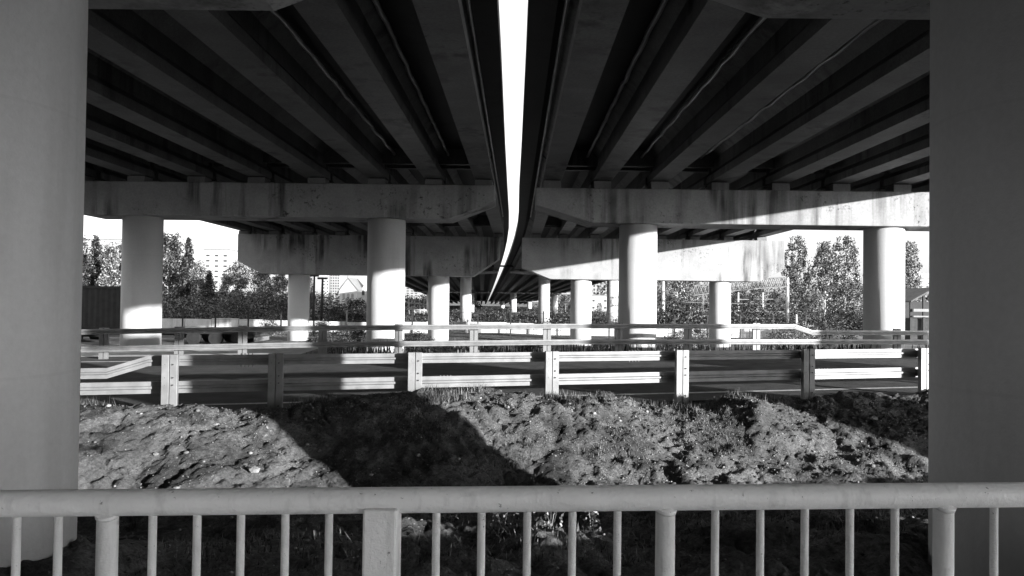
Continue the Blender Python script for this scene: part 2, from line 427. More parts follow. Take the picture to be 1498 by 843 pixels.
pier(0, 1, -12, [(3.6, -12), (10.4, -12)], .70, .5, 14.2, 2.33, 3.3, (1.5, .5), (1.3, .5), .72, 'pier behind the viewer under the right deck, out of view')
oc = MB().tube([(11.9, 5.2, -2.6), (11.9, 5.2, ZG - .002)], .85, 40)  # column added out of view, casts the right-hand shadow band
tag(oc.build('unseen_pier', M['pillar'], None, (11.9, 5.2, -2)), 'unseen round column right of the dark pillar, added for its shadow band on the mound', 'bridge pier')
pier(2, -1, 22.4, [(-11.2, 22.4), (-3.9, 22.4)], .56, -.67, -14.2, 2.33, 3.31, (1.32, .52), (1.5, .5), .7, 'two-column pier beyond the road in shade, left of the gap')
pier(2, 1, 22.4, [(3.6, 22.4), (10.9, 22.4)], .56, .53, 14.2, 2.26, 3.26, (1.6, .5), (1.5, .5), .7, 'two-column pier beyond the road with sunlit wedge on its cap, right of the gap')
pier(3, -1, 40.2, [(-11.66, 40.2), (-4.17, 40.2)], .56, -.92, -14.7, 1.22, 3.3, (1.4, .95), (1.3, .65), .8, 'deep-capped pier behind the railings with dark water stains, left of the gap')
pier(3, 1, 40.2, [(3.44, 40.2), (10.85, 40.2)], .56, .25, 14.0, 1.12, 3.28, (1.5, .6), (1.3, .65), .8, 'deep-capped pier with sunlit white end block before the birches')
LB = {73: ('third pier row seen under the deep shaded cap, left columns', 'third pier row seen under the deep sunlit cap, right columns'),
      135: ('small far pier left of the centre under the flyover', 'small far pier right of the centre under the flyover'),
      205: ('tiny distant pier under the flyover, left of the slit, farthest row in view', 'tiny distant pier under the flyover, right of the slit, farthest row in view'),
      }
for Y in PIERS[3:6]:
    k = {73: .55, 135: .58, 205: .6}[Y]
    e_ = .45 if Y < 80 else 0
    pier(4, -1, Y, [(-4.4 + e_, Y), (-11.8 + e_, Y)], k, -.9, -14.6, 3.05, 3.3, (1.4, .1), (1.3, .1), .8, LB[Y][0])
    pier(4, 1, Y, [(3.2 + e_, Y), (10.6 - .7 * e_, Y)], k, .3, 14.0, 3.05, 3.3, (1.4, .1), (1.3, .1), .8, LB[Y][1])
mb = MB().box(cx(79)-1.4, cx(79)+1.0, 78.8, 79.2, ZS-.25+dz(79), ZS-.08+dz(79))
tag(mb.build('tie_beam', M['dark_metal'], None, (cx(79), 79, ZS)), 'dark tie beam crossing the bright gap between the two decks', 'beam')
# unseen blade, added outside the frame to shade the walkway and left pillar
bp = MB().obox((16.4, -11.7, 1.4), (.74, .88, 0), (.27, -.22, 0), (0, 0, 3.4))
tag(bp.build('unseen_pier', M['pillar'], None, (16.4, -11.7, -2)), 'unseen broad blade behind the viewer, added to shade the walkway', 'bridge pier')

rp_ = MB().tube([(18.6, 7.1, -2.6), (18.6, 7.1, 2.35)], 1.4, 40)  # stump added out of view, shades a stretch of the far rail
tag(rp_.build('unseen_pier', M['pillar'], None, (18.6, 7.1, -2)), 'unseen stout round stump off to the right of the mound, added to shade the far rail', 'bridge pier')

rp_ = MB().tube([(24.0, 8.6, -2.6), (24.0, 8.6, 2.9)], 1.25, 40)  # another added stump, unseen, darkens the right end of the far rail
tag(rp_.build('unseen_pier', M['pillar'], None, (24.0, 8.6, -2)), 'second unseen stump farther off to the right, added to shade the end of the far rail', 'bridge pier')

hb = thing('unseen_shade_beam', (10.3, 2.7, ZG), 'unseen beam hung under the girders off to the right, added to shade the far rail', 'beam')  # beam added out of view so its shadow falls on the far rail
MB().obox((10.3, 2.7, 2.12), (1.12, 1.34, 0), (.11, -.09, 0), (0, 0, .28)).build('beam', M['pillar'], hb)
for q in (-.8, .8):
    MB().tube([(10.3 + 1.12*q, 2.7 + 1.34*q, 2.39), (10.3 + 1.12*q, 2.7 + 1.34*q, ZS)], .03, 8).build('hanger', M['dark_metal'], hb)

# ------------------------------------------------------------------ guard rails
def path_frames(pts):
    out = []
    for i, p in enumerate(pts):
        t = (Vector(pts[min(i+1, len(pts)-1)]) - Vector(pts[max(i-1, 0)])); t.z = 0; t.normalize()
        out.append((Vector(p), Vector((-t.y, t.x, 0))))       # normal = away from the viewer
    return out
def beam(name, pts, h, m, parent, face):
    """sigma-profile beam; pts run along the rail at the beam's centre; face=+1 profile opens away from the viewer"""
    pr = [(0, -.5), (.045, -.5), (.05, -.18), (.022, -.06), (.022, .06), (.05, .18), (.045, .5), (0, .5), (0, .16), (-.022, .07), (-.022, -.07), (0, -.16)]
    rings = [[p + n * (a * face) + Vector((0, 0, b * h)) for a, b in pr] for p, n in path_frames(pts)]
    if face < 0: rings = [r[::-1] for r in rings]
    return MB().loft(rings).build(name, m, parent)

gr = thing('guard_rail', (.55, near_line(.55), -1.57), 'two-beam steel guard rail on the near side of the road, posts facing the mound', 'guard rail', 'road guard rails')
px = [-6.9, -4.72, -3.36, -1.46, .54, 2.58, 4.70, 6.80, 9.0, 11.2]
def rp(line, x, dz, off): return Vector((x, line(x) + off, road_z(x, line(x)) + dz))
def zt(x): return .795 - .004 * x
for x in px:
    p = rp(near_line, x, 0, 0); pm = MB(); wd = .042
    top = zt(x) + .02
    # two flanges of a C post with a groove between them
    for sx in (-1, 1):
        pm.obox(p + Vector((sx * .052, .2*sx*.052, top/2 - .2)), (.0475, .0095, 0), (-.008, .04, 0), (0, 0, top/2 + .2))
    pm.obox(p + Vector((0, .045, top/2 - .2)), (.09, .018, 0), (-.002, .010, 0), (0, 0, top/2 + .19))
    post = pm.build('post', M['galv'], gr, bevel=.004)
    for zb_ in (.10, .42, .52, .70):
        for sx in (-1, 1):
            c0 = p + Vector((sx * .055, -.042, zb_ + .0))
            MBb = MB().tube([c0 + Vector((0, .02, 0)), c0 + Vector((0, -.010, 0))], .0095, 8)
            MBb.build('bolt', M['bolt'], post)
    sp = MB()
    for zb_ in (zt(x) - .085, .365):
        sp.obox(p + Vector((.0, .12, zb_)), (.05, .01, 0), (-.013, .065, 0), (0, 0, .055))
    sp.build('spacer_block', M['galv_dull'], gr)
def drop(x): return -.27 * float(sstep(-5.15, -5.65, x))
X1 = [-14, -8, -5.72, -5.6, -5.2, -5.08, -4.6] + list(np.linspace(-4, 12, 17))
def rail_pt(x, h, dr=True):
    d = -.165 * max(0, min(1, (-5.1 - x) / .42)) if dr else 0
    return rp(near_line, x, h + d, .2)
beam('upper_beam', [rail_pt(x, zt(x) - .08) for x in X1], .145, M['galv'], gr, 1)
beam('lower_beam', [rail_pt(x, .365, False) for x in X1], .165, M['galv'], gr, 1)
for x, hb_ in ((-1.12, .365), (1.78, None), (5.0, .365), (-3.9, None)):                      # splice bolts
    sb = MB(); hb_ = hb_ or zt(x) - .085
    for hz in (hb_ + .083, hb_ - .083):
        for k in range(4):
            c0 = rail_pt(x + .05*k, hz)
            sb.tube([c0 + Vector((0, .05, -.012)), c0 + Vector((0, .05, .012))], .007, 7)
    sb.build('splice_bolts', M['galv_dull'], gr)

fr = thing('guard_rail', (0, far_line(0), -1.42), 'two-beam steel guard rail along the far side of the road, in front of the columns', 'guard rail', 'road guard rails')
def fz(x): return road_z(x, far_line(x))
def ftop(x): return float(np.interp(x, [-16, -10.4, -5.15, 1.67, 7.3, 14], [-.90, -.82, -.69, -.585, -.555, -.54]))
fx = [at(p, 500, far_line(0)).x for p in (-30, 70, 152, 262, 355, 472, 583, 693, 800, 905, 1006, 1106, 1212, 1312, 1400)]
fx = [far_line(0) * u / (far_line(0) - .15 * u) for u in fx]
for x in fx:
    p = Vector((x, far_line(x), 0)); b_, t_ = fz(x) - .3, ftop(x) + .02
    if x > 7.7: t_ -= .13
    pm = MB()
    for sx in (-1, 1):
        pm.obox((p.x + sx*.055, p.y + sx*.008, (b_+t_)/2), (.046, .007, 0), (-.005, .035, 0), (0, 0, (t_-b_)/2))
    pm.obox((p.x, p.y + .04, (b_+t_)/2 - .01), (.09, .0135, 0), (-.001, .008, 0), (0, 0, (t_-b_)/2))
    pm.build('post', M['galv_dull'], fr)
    MB().obox((p.x, p.y - .07, t_ - .10), (.04, .006, 0), (-.006, .04, 0), (0, 0, .05)).build('spacer_block', M['galv_dull'], fr)
X2 = [-18] + list(np.linspace(-15, 7.2, 24)) + [7.45, 7.95, 8.2] + list(np.linspace(9, 18, 8))
def fdrop(x): return -.155 * max(0, min(1, (x - 7.5) / .4))
beam('upper_beam', [Vector((x, far_line(x) - .17, ftop(x) - .065 + fdrop(x))) for x in X2], .125, M['galv'], fr, -1)
beam('lower_beam', [Vector((x, far_line(x) - .17, ftop(x) - .47 - .0 * x)) for x in X2], .13, M['galv'], fr, -1)

# ------------------------------------------------------------------ walkway railing in the foreground
RY = lambda x: 2.0 + .062 * x
wr = thing('pedestrian_railing', (0, 2.0, -1.66), 'thick light grey painted tubular railing across the foreground', 'railing')
zh = lambda x: -.527 + .0065 * x
hp = [(x, RY(x), zh(x)) for x in np.linspace(-2.6, 2.8, 28)]
MB().tube(hp, .0335, 28).build('handrail', M['rail_paint'], wr)
MB().tube([(x, RY(x), -1.56) for x in (-2.6, 2.8)], .02, 14).build('bottom_rail', M['rail_paint'], wr)
def rx(pxl, y=790):
    u = at(pxl, y, 1.0).x
    return 2.0 * u / (1 - .062 * u)
for pxl in (24, 85, 223, 288, 352, 417, 481, 638, 704, 771, 837, 903, 1046, 1112, 1177, 1243, 1309, 1454, -42, -108, 1520):
    x = rx(pxl); m = MB(); zt_ = zh(x) - .028
    m.tube([(x, RY(x), -1.56), (x, RY(x), zt_)], .0105, 16)
    m.tube([(x, RY(x), zt_ - .004), (x, RY(x), zt_ + .004)], [.0135, .012], 16)      # weld collar
    m.build('baluster', M['rail_paint'], wr)
for pxl in (157, 973, 1380):
    x = rx(pxl); m = MB()
    m.tube([(x, RY(x), -1.66), (x, RY(x), zh(x) - .02)], .026, 24)
    m.tube([(x, RY(x), zh(x) - .034), (x + .001, RY(x) - .004, zh(x) - .022)], [.029, .030], 24)
    m.build('post', M['rail_paint'], wr)
x = rx(560)
MB().box(x - .0445, x + .0445, RY(x) - .05, RY(x) + .03, -1.66, zh(x) - .012).build('box_post', M['rail_paint'], wr, bevel=.007)

# ------------------------------------------------------------------ stones, debris and plants on the mound
rng = np.random.RandomState(3)
ico_v = []; ph = (1 + 5 ** .5) / 2
for a in (-1, 1):
    for b in (-ph, ph): ico_v += [(0, a, b), (a, b, 0), (b, 0, a)]
ico_v = np.array(ico_v) / math.sqrt(1 + ph*ph)
import bmesh
bm = bmesh.new()
for p in ico_v: bm.verts.new(p)
bmesh.ops.convex_hull(bm, input=bm.verts); bm.verts.index_update()
ico_f = np.array([[v.index for v in f.verts] for f in bm.faces]); ico_v = np.array([tuple(v.co) for v in bm.verts]); bm.free()
def stones(n, size, region):
    P = region(n); z = ground_z(P[:, 0], P[:, 1])
    S = size(n)
    V = ico_v[None] * (1 + .35 * (rng.rand(n, 12, 3) - .5)) * S[:, None, None] * np.array([1, .85, .6])
    ang = rng.rand(n) * 6.28; c, s = np.cos(ang), np.sin(ang)
    V = np.stack([V[..., 0]*c[:, None] - V[..., 1]*s[:, None], V[..., 0]*s[:, None] + V[..., 1]*c[:, None], V[..., 2]], -1)
    V += np.stack([P[:, 0], P[:, 1], z + S*.2], -1)[:, None]
    Fc = ico_f[None] + (np.arange(n) * 12)[:, None, None]
    return V.reshape(-1, 3), Fc.reshape(-1, 3)
def mound_pts(n):
    X = rng.uniform(-6.5, 7, n); s = rng.uniform(-.3, 2.2, n) ** 1.0
    return np.stack([X, near_line(X) - 1.05 - s], -1)
def clumpy(n):
    P = mound_pts(n * 4); k = vnoise(P[:, 0]*.9 + 40, P[:, 1]*1.3) + rng.rand(len(P)) * .5
    return P[np.argsort(-k)[:n]]
v, f = stones(5200, lambda n: .004 + .009 * rng.rand(n) ** 2, clumpy)
v2, f2 = stones(650, lambda n: .010 + .028 * rng.rand(n) ** 4, mound_pts)
def hollow_pts(n):
    X = rng.uniform(-4, 5, n); return np.stack([X, near_line(X) - 1.05 - rng.uniform(2.0, 5.6, n)], -1)
def right_pts(n):
    X = rng.uniform(1.2, 6.5, n); return np.stack([X, near_line(X) - 1.05 - rng.uniform(-.2, 1.9, n)], -1)
vt, ft = stones(14000, lambda n: .003 + .007 * rng.rand(n) ** 2, mound_pts)
v3, f3 = stones(900, lambda n: .006 + .016 * rng.rand(n) ** 3, hollow_pts)
v4, f4 = stones(3600, lambda n: .004 + .015 * rng.rand(n) ** 3, right_pts)
V = np.concatenate([v, v2, v3, v4, vt]); n2 = len(v); n3 = n2 + len(v2); n4 = n3 + len(v3)
Fc = np.concatenate([f, f2 + n2, f3 + n3, f4 + n4, ft + n4 + len(v4)])
tag(link_mesh('gravel', V, Fc, M['stone']), 'pale gravel and rubble strewn over the mound', 'gravel', kind='stuff')
for lab, pxl, py, sz in (('largest pale rock, angular, at the foot of the mound near the left pillar side', 372, 708, .058),
                         ('small pale rock lying on the sunlit left slope of the mound', 228, 673, .035),
                         ('pale rock half way up the mound by the curved shadow edge', 316, 617, .032),
                         ('flat pale stone low on the mound, left of the largest rock', 258, 713, .032),
                         ('dim pale stone in the dark triangle below the right guard rail', 1278, 622, .05)):
    u = at(pxl, py, 1.0)
    d = 9.0
    for _ in range(60):
        p = u * d
        d += .15 * (1 if p.z > ground_z(p.x, p.y) else -.5)
        if d > 11: break
    p = u * d; n = 1
    bmr = bmesh.new(); bmesh.ops.create_icosphere(bmr, subdivisions=1, radius=sz)
    for q in bmr.verts:
        q.co.x *= 1.2; q.co.z *= .75
        q.co += q.co.normalized() * sz * .35 * (random.Random(hash((round(q.co.x*40), round(q.co.y*40), round(q.co.z*40)))).random() - .5)
    me = bpy.data.meshes.new('rock'); bmr.to_mesh(me); bmr.free(); me.materials.append(M['rock'])
    o = bpy.data.objects.new('rock', me); C.objects.link(o); o.location = (p.x, p.y, ground_z(p.x, p.y) + sz*.35)
    tag(o, lab, 'rock', 'loose rocks on the mound')
# grass: blades as thin triangles
def blades(P, hmin, hmax, wd, lean=.5):
    n = len(P); z = ground_z(P[:, 0], P[:, 1]) - .01
    h = rng.uniform(hmin, hmax, n); a = rng.rand(n)*6.28; l = rng.rand(n)*lean
    b = np.stack([P[:, 0], P[:, 1], z], -1); d = np.stack([np.cos(a), np.sin(a), 0*a], -1)
    q = np.stack([-np.sin(a), np.cos(a), 0*a], -1)
    t = b + d * (l*h)[:, None] + np.array([0, 0, 1]) * h[:, None]
    V = np.stack([b - q*wd, b + q*wd, t], 1).reshape(-1, 3)
    return V, np.arange(3*n).reshape(-1, 3)
def region_pts(n, x0, x1, s0, s1, sc, thr):
    X = rng.uniform(x0, x1, n*3); s = rng.uniform(s0, s1, n*3)
    Y = near_line(X) - 1.05 - s
    k = vnoise(X*sc + 11, Y*sc) + .3*(rng.rand(n*3)-.5) > thr
    return np.stack([X, Y], -1)[k][:n]
A = [blades(region_pts(5200, -1.6, 3.0, -.35, 1.4, 2.1, .05), .02, .07, .004, 1.2),
     blades(region_pts(2200, -1.2, .9, -.4, .25, 2, -.1), .03, .13, .004, 1.0),
     blades(region_pts(6000, -2.5, 5, 2.2, 5.2, 1.1, .06), .02, .09, .004, 1.2),
     blades(region_pts(2500, -6, 6, -.9, -.1, 1.5, .05), .04, .14, .004, .8)]
off = 0; Vs = []; Fs = []
for v, f in A: Vs.append(v); Fs.append(f + off); off += len(v)
tag(link_mesh('grass', np.concatenate(Vs), np.concatenate(Fs), M['weed']), 'dry grass tufts over the middle of the mound and the hollow before it', 'grass', kind='stuff')
def grass_far():
    n = 14000; X = rng.uniform(-22, 22, n); Y = far_line(X) + rng.uniform(.7, 9, n)
    k = vnoise(X*.8, Y*.8) + .5*(rng.rand(n)-.5) > -.05
    k &= ~((X < -5) & (Y < far_line(X) + 3.1))
    return blades(np.stack([X, Y], -1)[k], .12, .5, .02, .6)
v, f = grass_far()
tag(link_mesh('verge_grass', v, f, M['bush']), 'rough grass on the verge beyond the far guard rail', 'grass', kind='stuff')

# ------------------------------------------------------------------ leafy meshes
def leaves(P, size, seed):
    r = np.random.RandomState(seed); n = len(P)
    a = r.normal(size=(n, 3)); a /= np.linalg.norm(a, axis=1)[:, None]
    b = np.cross(a, r.normal(size=(n, 3))); b /= np.linalg.norm(b, axis=1)[:, None]
    s = size * (.6 + .8 * r.rand(n))[:, None]
    V = np.stack([P - a*s, P - b*s*.55, P + a*s, P + b*s*.55], 1)
    return V.reshape(-1, 3), np.arange(4*n).reshape(-1, 4)
def crown_points(kind, seed, H=10.0):
    r = np.random.RandomState(seed); P = []
    if kind == 'spruce':
        for z in np.linspace(.12, .985, 46):
            R = (1 - z) ** .85 * .19 * H * (.75 + .5*r.rand()) + .1
            for k in range(int(5 + 9*(1-z))):
                a = r.rand()*6.28; L = R * (.6 + .55*r.rand()); n = int(26*(1-z)+9)
                t = r.rand(n) ** .7
                q = np.stack([np.cos(a)*L*t, np.sin(a)*L*t, z*H - .28*L*t + r.normal(size=n)*.10], -1)
                P.append(q + r.normal(size=(n, 3))*.11)
    elif kind in ('birch', 'weeping'):
        for k in range(84 if kind == 'birch' else 100):
            z = .30 + .70 * r.rand() ** .85
            R = H * .17 * (math.sin(math.pi * min(1, max(0, (z-.12)/.95))) ** .6) * (.35 + .8*r.rand())
            a = r.rand()*6.28 ; c = np.array([math.cos(a)*R, math.sin(a)*R, z*H])
            if kind == 'weeping':
                n = 72; L = H * (.06 + .15*r.rand())
                q = c + np.stack([r.normal(size=n)*.16, r.normal(size=n)*.16, -L * r.rand(n)], -1)
            else:
                n = 66; q = c + r.normal(size=(n, 3)) * np.array([.25, .25, .32]) * (.7 + .6*r.rand())
            P.append(q)
    elif kind == 'round':
        for k in range(90):
            z = .2 + .78*r.rand(); R = H*.27 * math.sin(math.pi*min(1, (z-.1)/.93)) ** .6 * (.3 + .8*r.rand() ** .5)
            a = r.rand()*6.28; n = 70
            P.append(np.array([math.cos(a)*R, math.sin(a)*R, z*H]) + r.normal(size=(n, 3))*.36*(.6+.6*r.rand()))
    else:                                        # bush
        for k in range(90):
            z = .05 + .9*r.rand(); R = H*.62*math.sqrt(max(0, 1 - z*z)) * r.rand() ** .5 * (.7+.5*r.rand())
            a = r.rand()*6.28; n = 34
            P.append(np.array([math.cos(a)*R, math.sin(a)*R, z*H]) + r.normal(size=(n, 3))*H*.06)
    return np.concatenate(P)
def make_tree(name, kind, seed, leafm, barkm, leaf=.17, H=10.0):
    root = thing(name, (0, 0, 0), None, None)
    r = random.Random(seed); t = MB()
    top = {'spruce': .97, 'birch': .9, 'weeping': .9, 'round': .7, 'bush': .6}[kind]
    rr = H * (.016 if kind != 'bush' else .02)
    pts = [(math.sin(i*1.3+seed)*.02*H*i/8, math.cos(i*1.7+seed)*.02*H*i/8, -.3 + i/8*H*top) for i in range(9)]
    t.tube(pts, [rr*(1-.11*i) + .01 for i in range(9)], 8)
    if kind != 'spruce':
        for k in range(9):
            i = r.randint(2, 6) if kind != 'bush' else r.randint(0, 4); a = r.random()*6.28; L = H*(.12+.12*r.random()); p = Vector(pts[i])
            t.tube([p, p + Vector((math.cos(a)*L*.5, math.sin(a)*L*.5, L*.55)), p + Vector((math.cos(a)*L*.8, math.sin(a)*L*.8, L*1.2))], [rr*.4, rr*.25, .012], 6)
    t.build('trunk' if kind != 'bush' else 'stems', barkm, root)
    P = crown_points(kind, seed, H)
    v, f = leaves(P, leaf, seed + 1)
    link_mesh('crown', v, f, leafm, root)
    return root
PROTO = {}; USED = set()
def proto(key):
    if key not in PROTO:
        nm, kind, seed, lm, bmk, lf, H = {
            'spruce1': ('spruce_tree', 'spruce', 11, 'needle', 'bark', .13, 10), 'spruce2': ('spruce_tree', 'spruce', 12, 'needle', 'bark', .13, 10),
            'birch1': ('birch_tree', 'birch', 21, 'leaf', 'birch_bark', .135, 10), 'birch2': ('birch_tree', 'birch', 22, 'leaf', 'birch_bark', .135, 10),
            'poplar': ('poplar_tree', 'birch', 24, 'bush', 'bark', .14, 10),
            'weep1': ('weeping_birch', 'weeping', 31, 'leaf', 'birch_bark', .115, 10), 'weep2': ('weeping_birch', 'weeping', 32, 'leaf', 'birch_bark', .115, 10),
            'round1': ('leafy_tree', 'round', 41, 'bush', 'bark', .145, 10), 'round2': ('leafy_tree', 'round', 42, 'leaf', 'bark', .145, 10),
            'bush1': ('bush', 'bush', 51, 'bush', 'bark', .045, 2), 'bush2': ('bush', 'bush', 52, 'leaf', 'bark', .045, 2)}[key]
        PROTO[key] = (make_tree(nm, kind, seed, M[lm], M[bmk], lf, H), H)
    return PROTO[key]
def plant(key, pxl, ytop, Y, label, cat, group, wide=1.0, rot=None):
    root, H = proto(key)
    if key in USED:
        o = root.copy(); C.objects.link(o)
        for ch in list(root.children):
            c = ch.copy(); C.objects.link(c); c.parent = o
    else: o = root; USED.add(key)
    p = at(pxl, ytop, Y); g = float(ground_z(p.x, Y))
    s = (p.z - g) / H
    o.location = (p.x, Y, g); o.scale = (s*wide, s*wide, s)
    o.rotation_euler = (0, 0, rot if rot is not None else (pxl * 1.7) % 6.28)
    return tag(o, label, cat, group)
TG = 'trees beyond the far wall'
TREES = [
 ('birch1', 116, 352, 95, 'pale birch above the container, against the left pillar', 1.0),
 ('spruce1', 141, 345, 100, 'dark spruce above the container, second tree from the left pillar', 1.25),
 ('birch2', 160, 362, 90, 'slender pale birch above the container, between dark spruce and column', 1.0),
 ('round1', 178, 358, 96, 'dark leafy tree above the container, touching the left column', .9),
 ('birch2', 200, 350, 105, 'birch mostly hidden behind the outer left column', 1.0),
 ('poplar', 249, 346, 88, 'tall dark tree right beside the outer left column', 1.15),
 ('spruce2', 276, 348, 92, 'tall pointed conifer left of the white high-rise', 1.2),
 ('birch1', 290, 385, 84, 'birch with a bare white trunk below the pointed conifer', .9),
 ('spruce1', 306, 396, 80, 'low dark conifer just under the white high-rise', 1.7),
 ('birch2', 332, 402, 86, 'bright birch right of the low dark conifer', 1.1),
 ('birch1', 348, 385, 90, 'pale birch with a long straight trunk under the stained cap corner', 1.25),
 ('round2', 372, 372, 98, 'leafy tree reaching up beside the stained cap corner', .8),
 ('birch2', 386, 395, 85, 'bright birch crown below the stained cap, left of its column', 1.2),
 ('birch1', 410, 400, 92, 'bright birch touching the left edge of the column under the stained cap', 1.1),
 ('round1', 392, 428, 70, 'dark rounded tree low in front of the birches', 1.0),
 ('round1', 350, 432, 72, 'dark rounded tree above the wall, left of another like it', 1.0),
 ('round1', 452, 405, 90, 'thin dark tree between the stained-cap column and the tower block', .5),
 ('weep1', 1166, 343, 72, 'tall weeping birch rising behind the sunlit end block', .72),
 ('weep2', 1207, 352, 68, 'weeping birch with the darkest hanging boughs, between two pale ones', .8),
 ('weep1', 1236, 343, 70, 'broad weeping birch beside the outer right column', .85),
 ('round2', 1240, 405, 60, 'bright leafy tree low beside the outer right column', 1.0),
 ('round2', 1192, 425, 64, 'bright low tree between the gantry pole and the dark weeping boughs', .7),
 ('weep2', 1330, 352, 75, 'narrow birch just right of the outer right column', .75),
 ('birch2', 968, 402, 120, 'tree behind the left white lamp pole under the flyover', 1.3),
 ('birch1', 990, 395, 130, 'tall birch between the two white poles', 1.4),
 ('weep1', 1010, 398, 135, 'drooping birch behind the right white pole', 1.4),
 ('round1', 985, 435, 100, 'dark leafy tree low between the two white poles', 1.3),
 ('round2', 1024, 438, 95, 'bright leafy shrub-like tree at the foot of the right white pole', 1.0),
 ('round1', 1085, 425, 105, 'dark leafy tree under the left end of the lattice gantry', 1.3),
 ('birch2', 1108, 415, 110, 'birch seen under the middle of the lattice gantry', 1.4),
 ('round1', 1135, 428, 105, 'dark leafy tree just left of the gantry pole', 1.2),
 ('round2', 1262, 418, 75, 'leafy tree hidden behind the outer right column', 1.1),
 ('birch2', 828, 418, 150, 'tree seen between far columns, right of the gap', 1.0),
 ('round1', 700, 442, 160, 'dark tree under the flyover between the far left columns', 1.4),
 ('round2', 877, 443, 130, 'small leafy tree under the white low house', .8)]
for key, pxl, yt, Y, lab, wd in TREES: plant(key, pxl, yt, Y, lab, 'tree', TG, wd)
BG = 'bushes beyond the road'
BUSH = [
 ('bush1', 490, 450, 62, 'dark bush above the wall, left one of the clump before the church', 1.2),
 ('bush1', 520, 438, 64, 'largest dark bush above the wall, before the church', 1.5),
 ('bush1', 550, 446, 63, 'dark bush above the wall touching the inner left column', 1.3),
 ('bush1', 1235, 452, 50, 'dark bush at the foot of the weeping birches by the right column', 1.6),
 ('bush2', 1175, 470, 42, 'pale bush behind the bend of the far guard rail', 1.2),
 ('bush1', 1212, 460, 48, 'dark bush right of the bend of the far guard rail', 1.2),
 ('bush2', 395, 455, 45, 'bush in front of the wall beside the stained-cap column', .8),
 ('bush1', 470, 470, 34, 'low bush right of the stained-cap column, behind the rails', 1.0),
 ('bush1', 500, 484, 30, 'low bush behind the rails, second right of the stained-cap column', 1.5),
 ('bush1', 524, 482, 31, 'low bush behind the rails, just left of the inner left column', 1.2),
 ('bush1', 612, 486, 30, 'low bush behind the rails right of the inner left column', 1.3),
 ('bush2', 1000, 482, 32, 'pale bush behind the rails right of the inner right column', 1.2),
 ('bush1', 1020, 480, 33, 'dark bush behind the rails left of the sunlit-block column', 1.0),
 ('bush1', 985, 492, 28, 'low bush behind the rails against the inner right column', 1.2),
 ('bush2', 1140, 484, 34, 'pale bush behind the rails left of the rail bend', 1.6),
 ('bush1', 345, 440, 60, 'dark bush above the wall under the bright birch', 1.6),
 ('bush1', 415, 440, 58, 'dark bush against the stained-cap column', 1.2),
 ('bush1', 660, 500, 28, 'knee-high bush behind the lower rail, left of the centre', 1.8),
 ('bush1', 720, 499, 29, 'knee-high bush behind the lower rail, just left of the gap', 1.8),
 ('bush1', 775, 500, 28, 'knee-high bush behind the lower rail, just right of the gap', 1.8),
 ('bush1', 880, 501, 28, 'knee-high bush behind the lower rail, left of the inner right column', 1.6)]
for key, pxl, yt, Y, lab, wd in BUSH: plant(key, pxl, yt, Y, lab, 'bush', BG, wd)
# far wood: one mass behind everything
r = np.random.RandomState(5); P = []
for k in range(900):
    x = r.uniform(-150, 150); Y = 210 + r.rand()*40
    if abs(x - cx(Y)) < 17: continue
    if -95 < x < -38 or 8 < x < 24: h = 2.5 + 2*r.rand()
    else: h = 4.5 + 5*r.rand()
    if -38 < x < -16: h = 2 + 2*r.rand()
    n = 40
    P.append(np.stack([x + r.normal(size=n)*1.2, Y + r.normal(size=n)*1.2, -2.4 + h*r.rand(n)], -1))
v, f = leaves(np.concatenate(P), .38, 9)
tag(link_mesh('distant_wood', v, f, M['bush']), 'distant line of trees on the horizon', 'wood', kind='stuff')

r = np.random.RandomState(8); P = []  # leaf mass added out of view to hold back skylight from the left
for k in range(1500):
    x = -27 + r.normal()*1.8; Y = r.uniform(-30, 14); n = 30
    P.append(np.stack([x + r.normal(size=n)*.6, Y + r.normal(size=n)*.6, -1.8 + r.uniform(.2, 8) + r.normal(size=n)*.6], -1))
for k in range(1800):
    az = r.uniform(math.radians(205), math.radians(268)); D = r.uniform(42, 50); n = 24
    x, Y = D*math.sin(az), D*math.cos(az)
    P.append(np.stack([x + r.normal(size=n)*.9, Y + r.normal(size=n)*.9, r.uniform(-2, 9.0) + r.normal(size=n)*.8], -1))
v, f = leaves(np.concatenate(P), .26, 19)
tag(link_mesh('unseen_wood', v, f, M['needle']), 'unseen dark wood off to the left, added to block low skylight', 'wood', kind='stuff')

r = np.random.RandomState(28); P = []
def growth(n, x0, x1, Y0, Y1, h0, h1):
    for k in range(n):
        Y = r.uniform(Y0, Y1); x = r.uniform(x0, x1) / F * Y; h = r.uniform(h0, h1); m_ = 46
        P.append(np.stack([x + r.normal(size=m_)*.5, Y + r.normal(size=m_)*.5, -2.45 + h*r.rand(m_)], -1))
growth(560, -530, -330, 62, 95, .8, 3.0); growth(200, -300, -200, 62, 90, .6, 2.0); growth(800, 190, 640, 60, 95, .6, 2.9)
growth(700, -200, 190, 62, 190, .25, .8)
v, f = leaves(np.concatenate(P), .105, 29)
tag(link_mesh('undergrowth', v, f, M['bush']), 'tangled undergrowth beneath the trees behind the pale wall', 'undergrowth', kind='stuff')

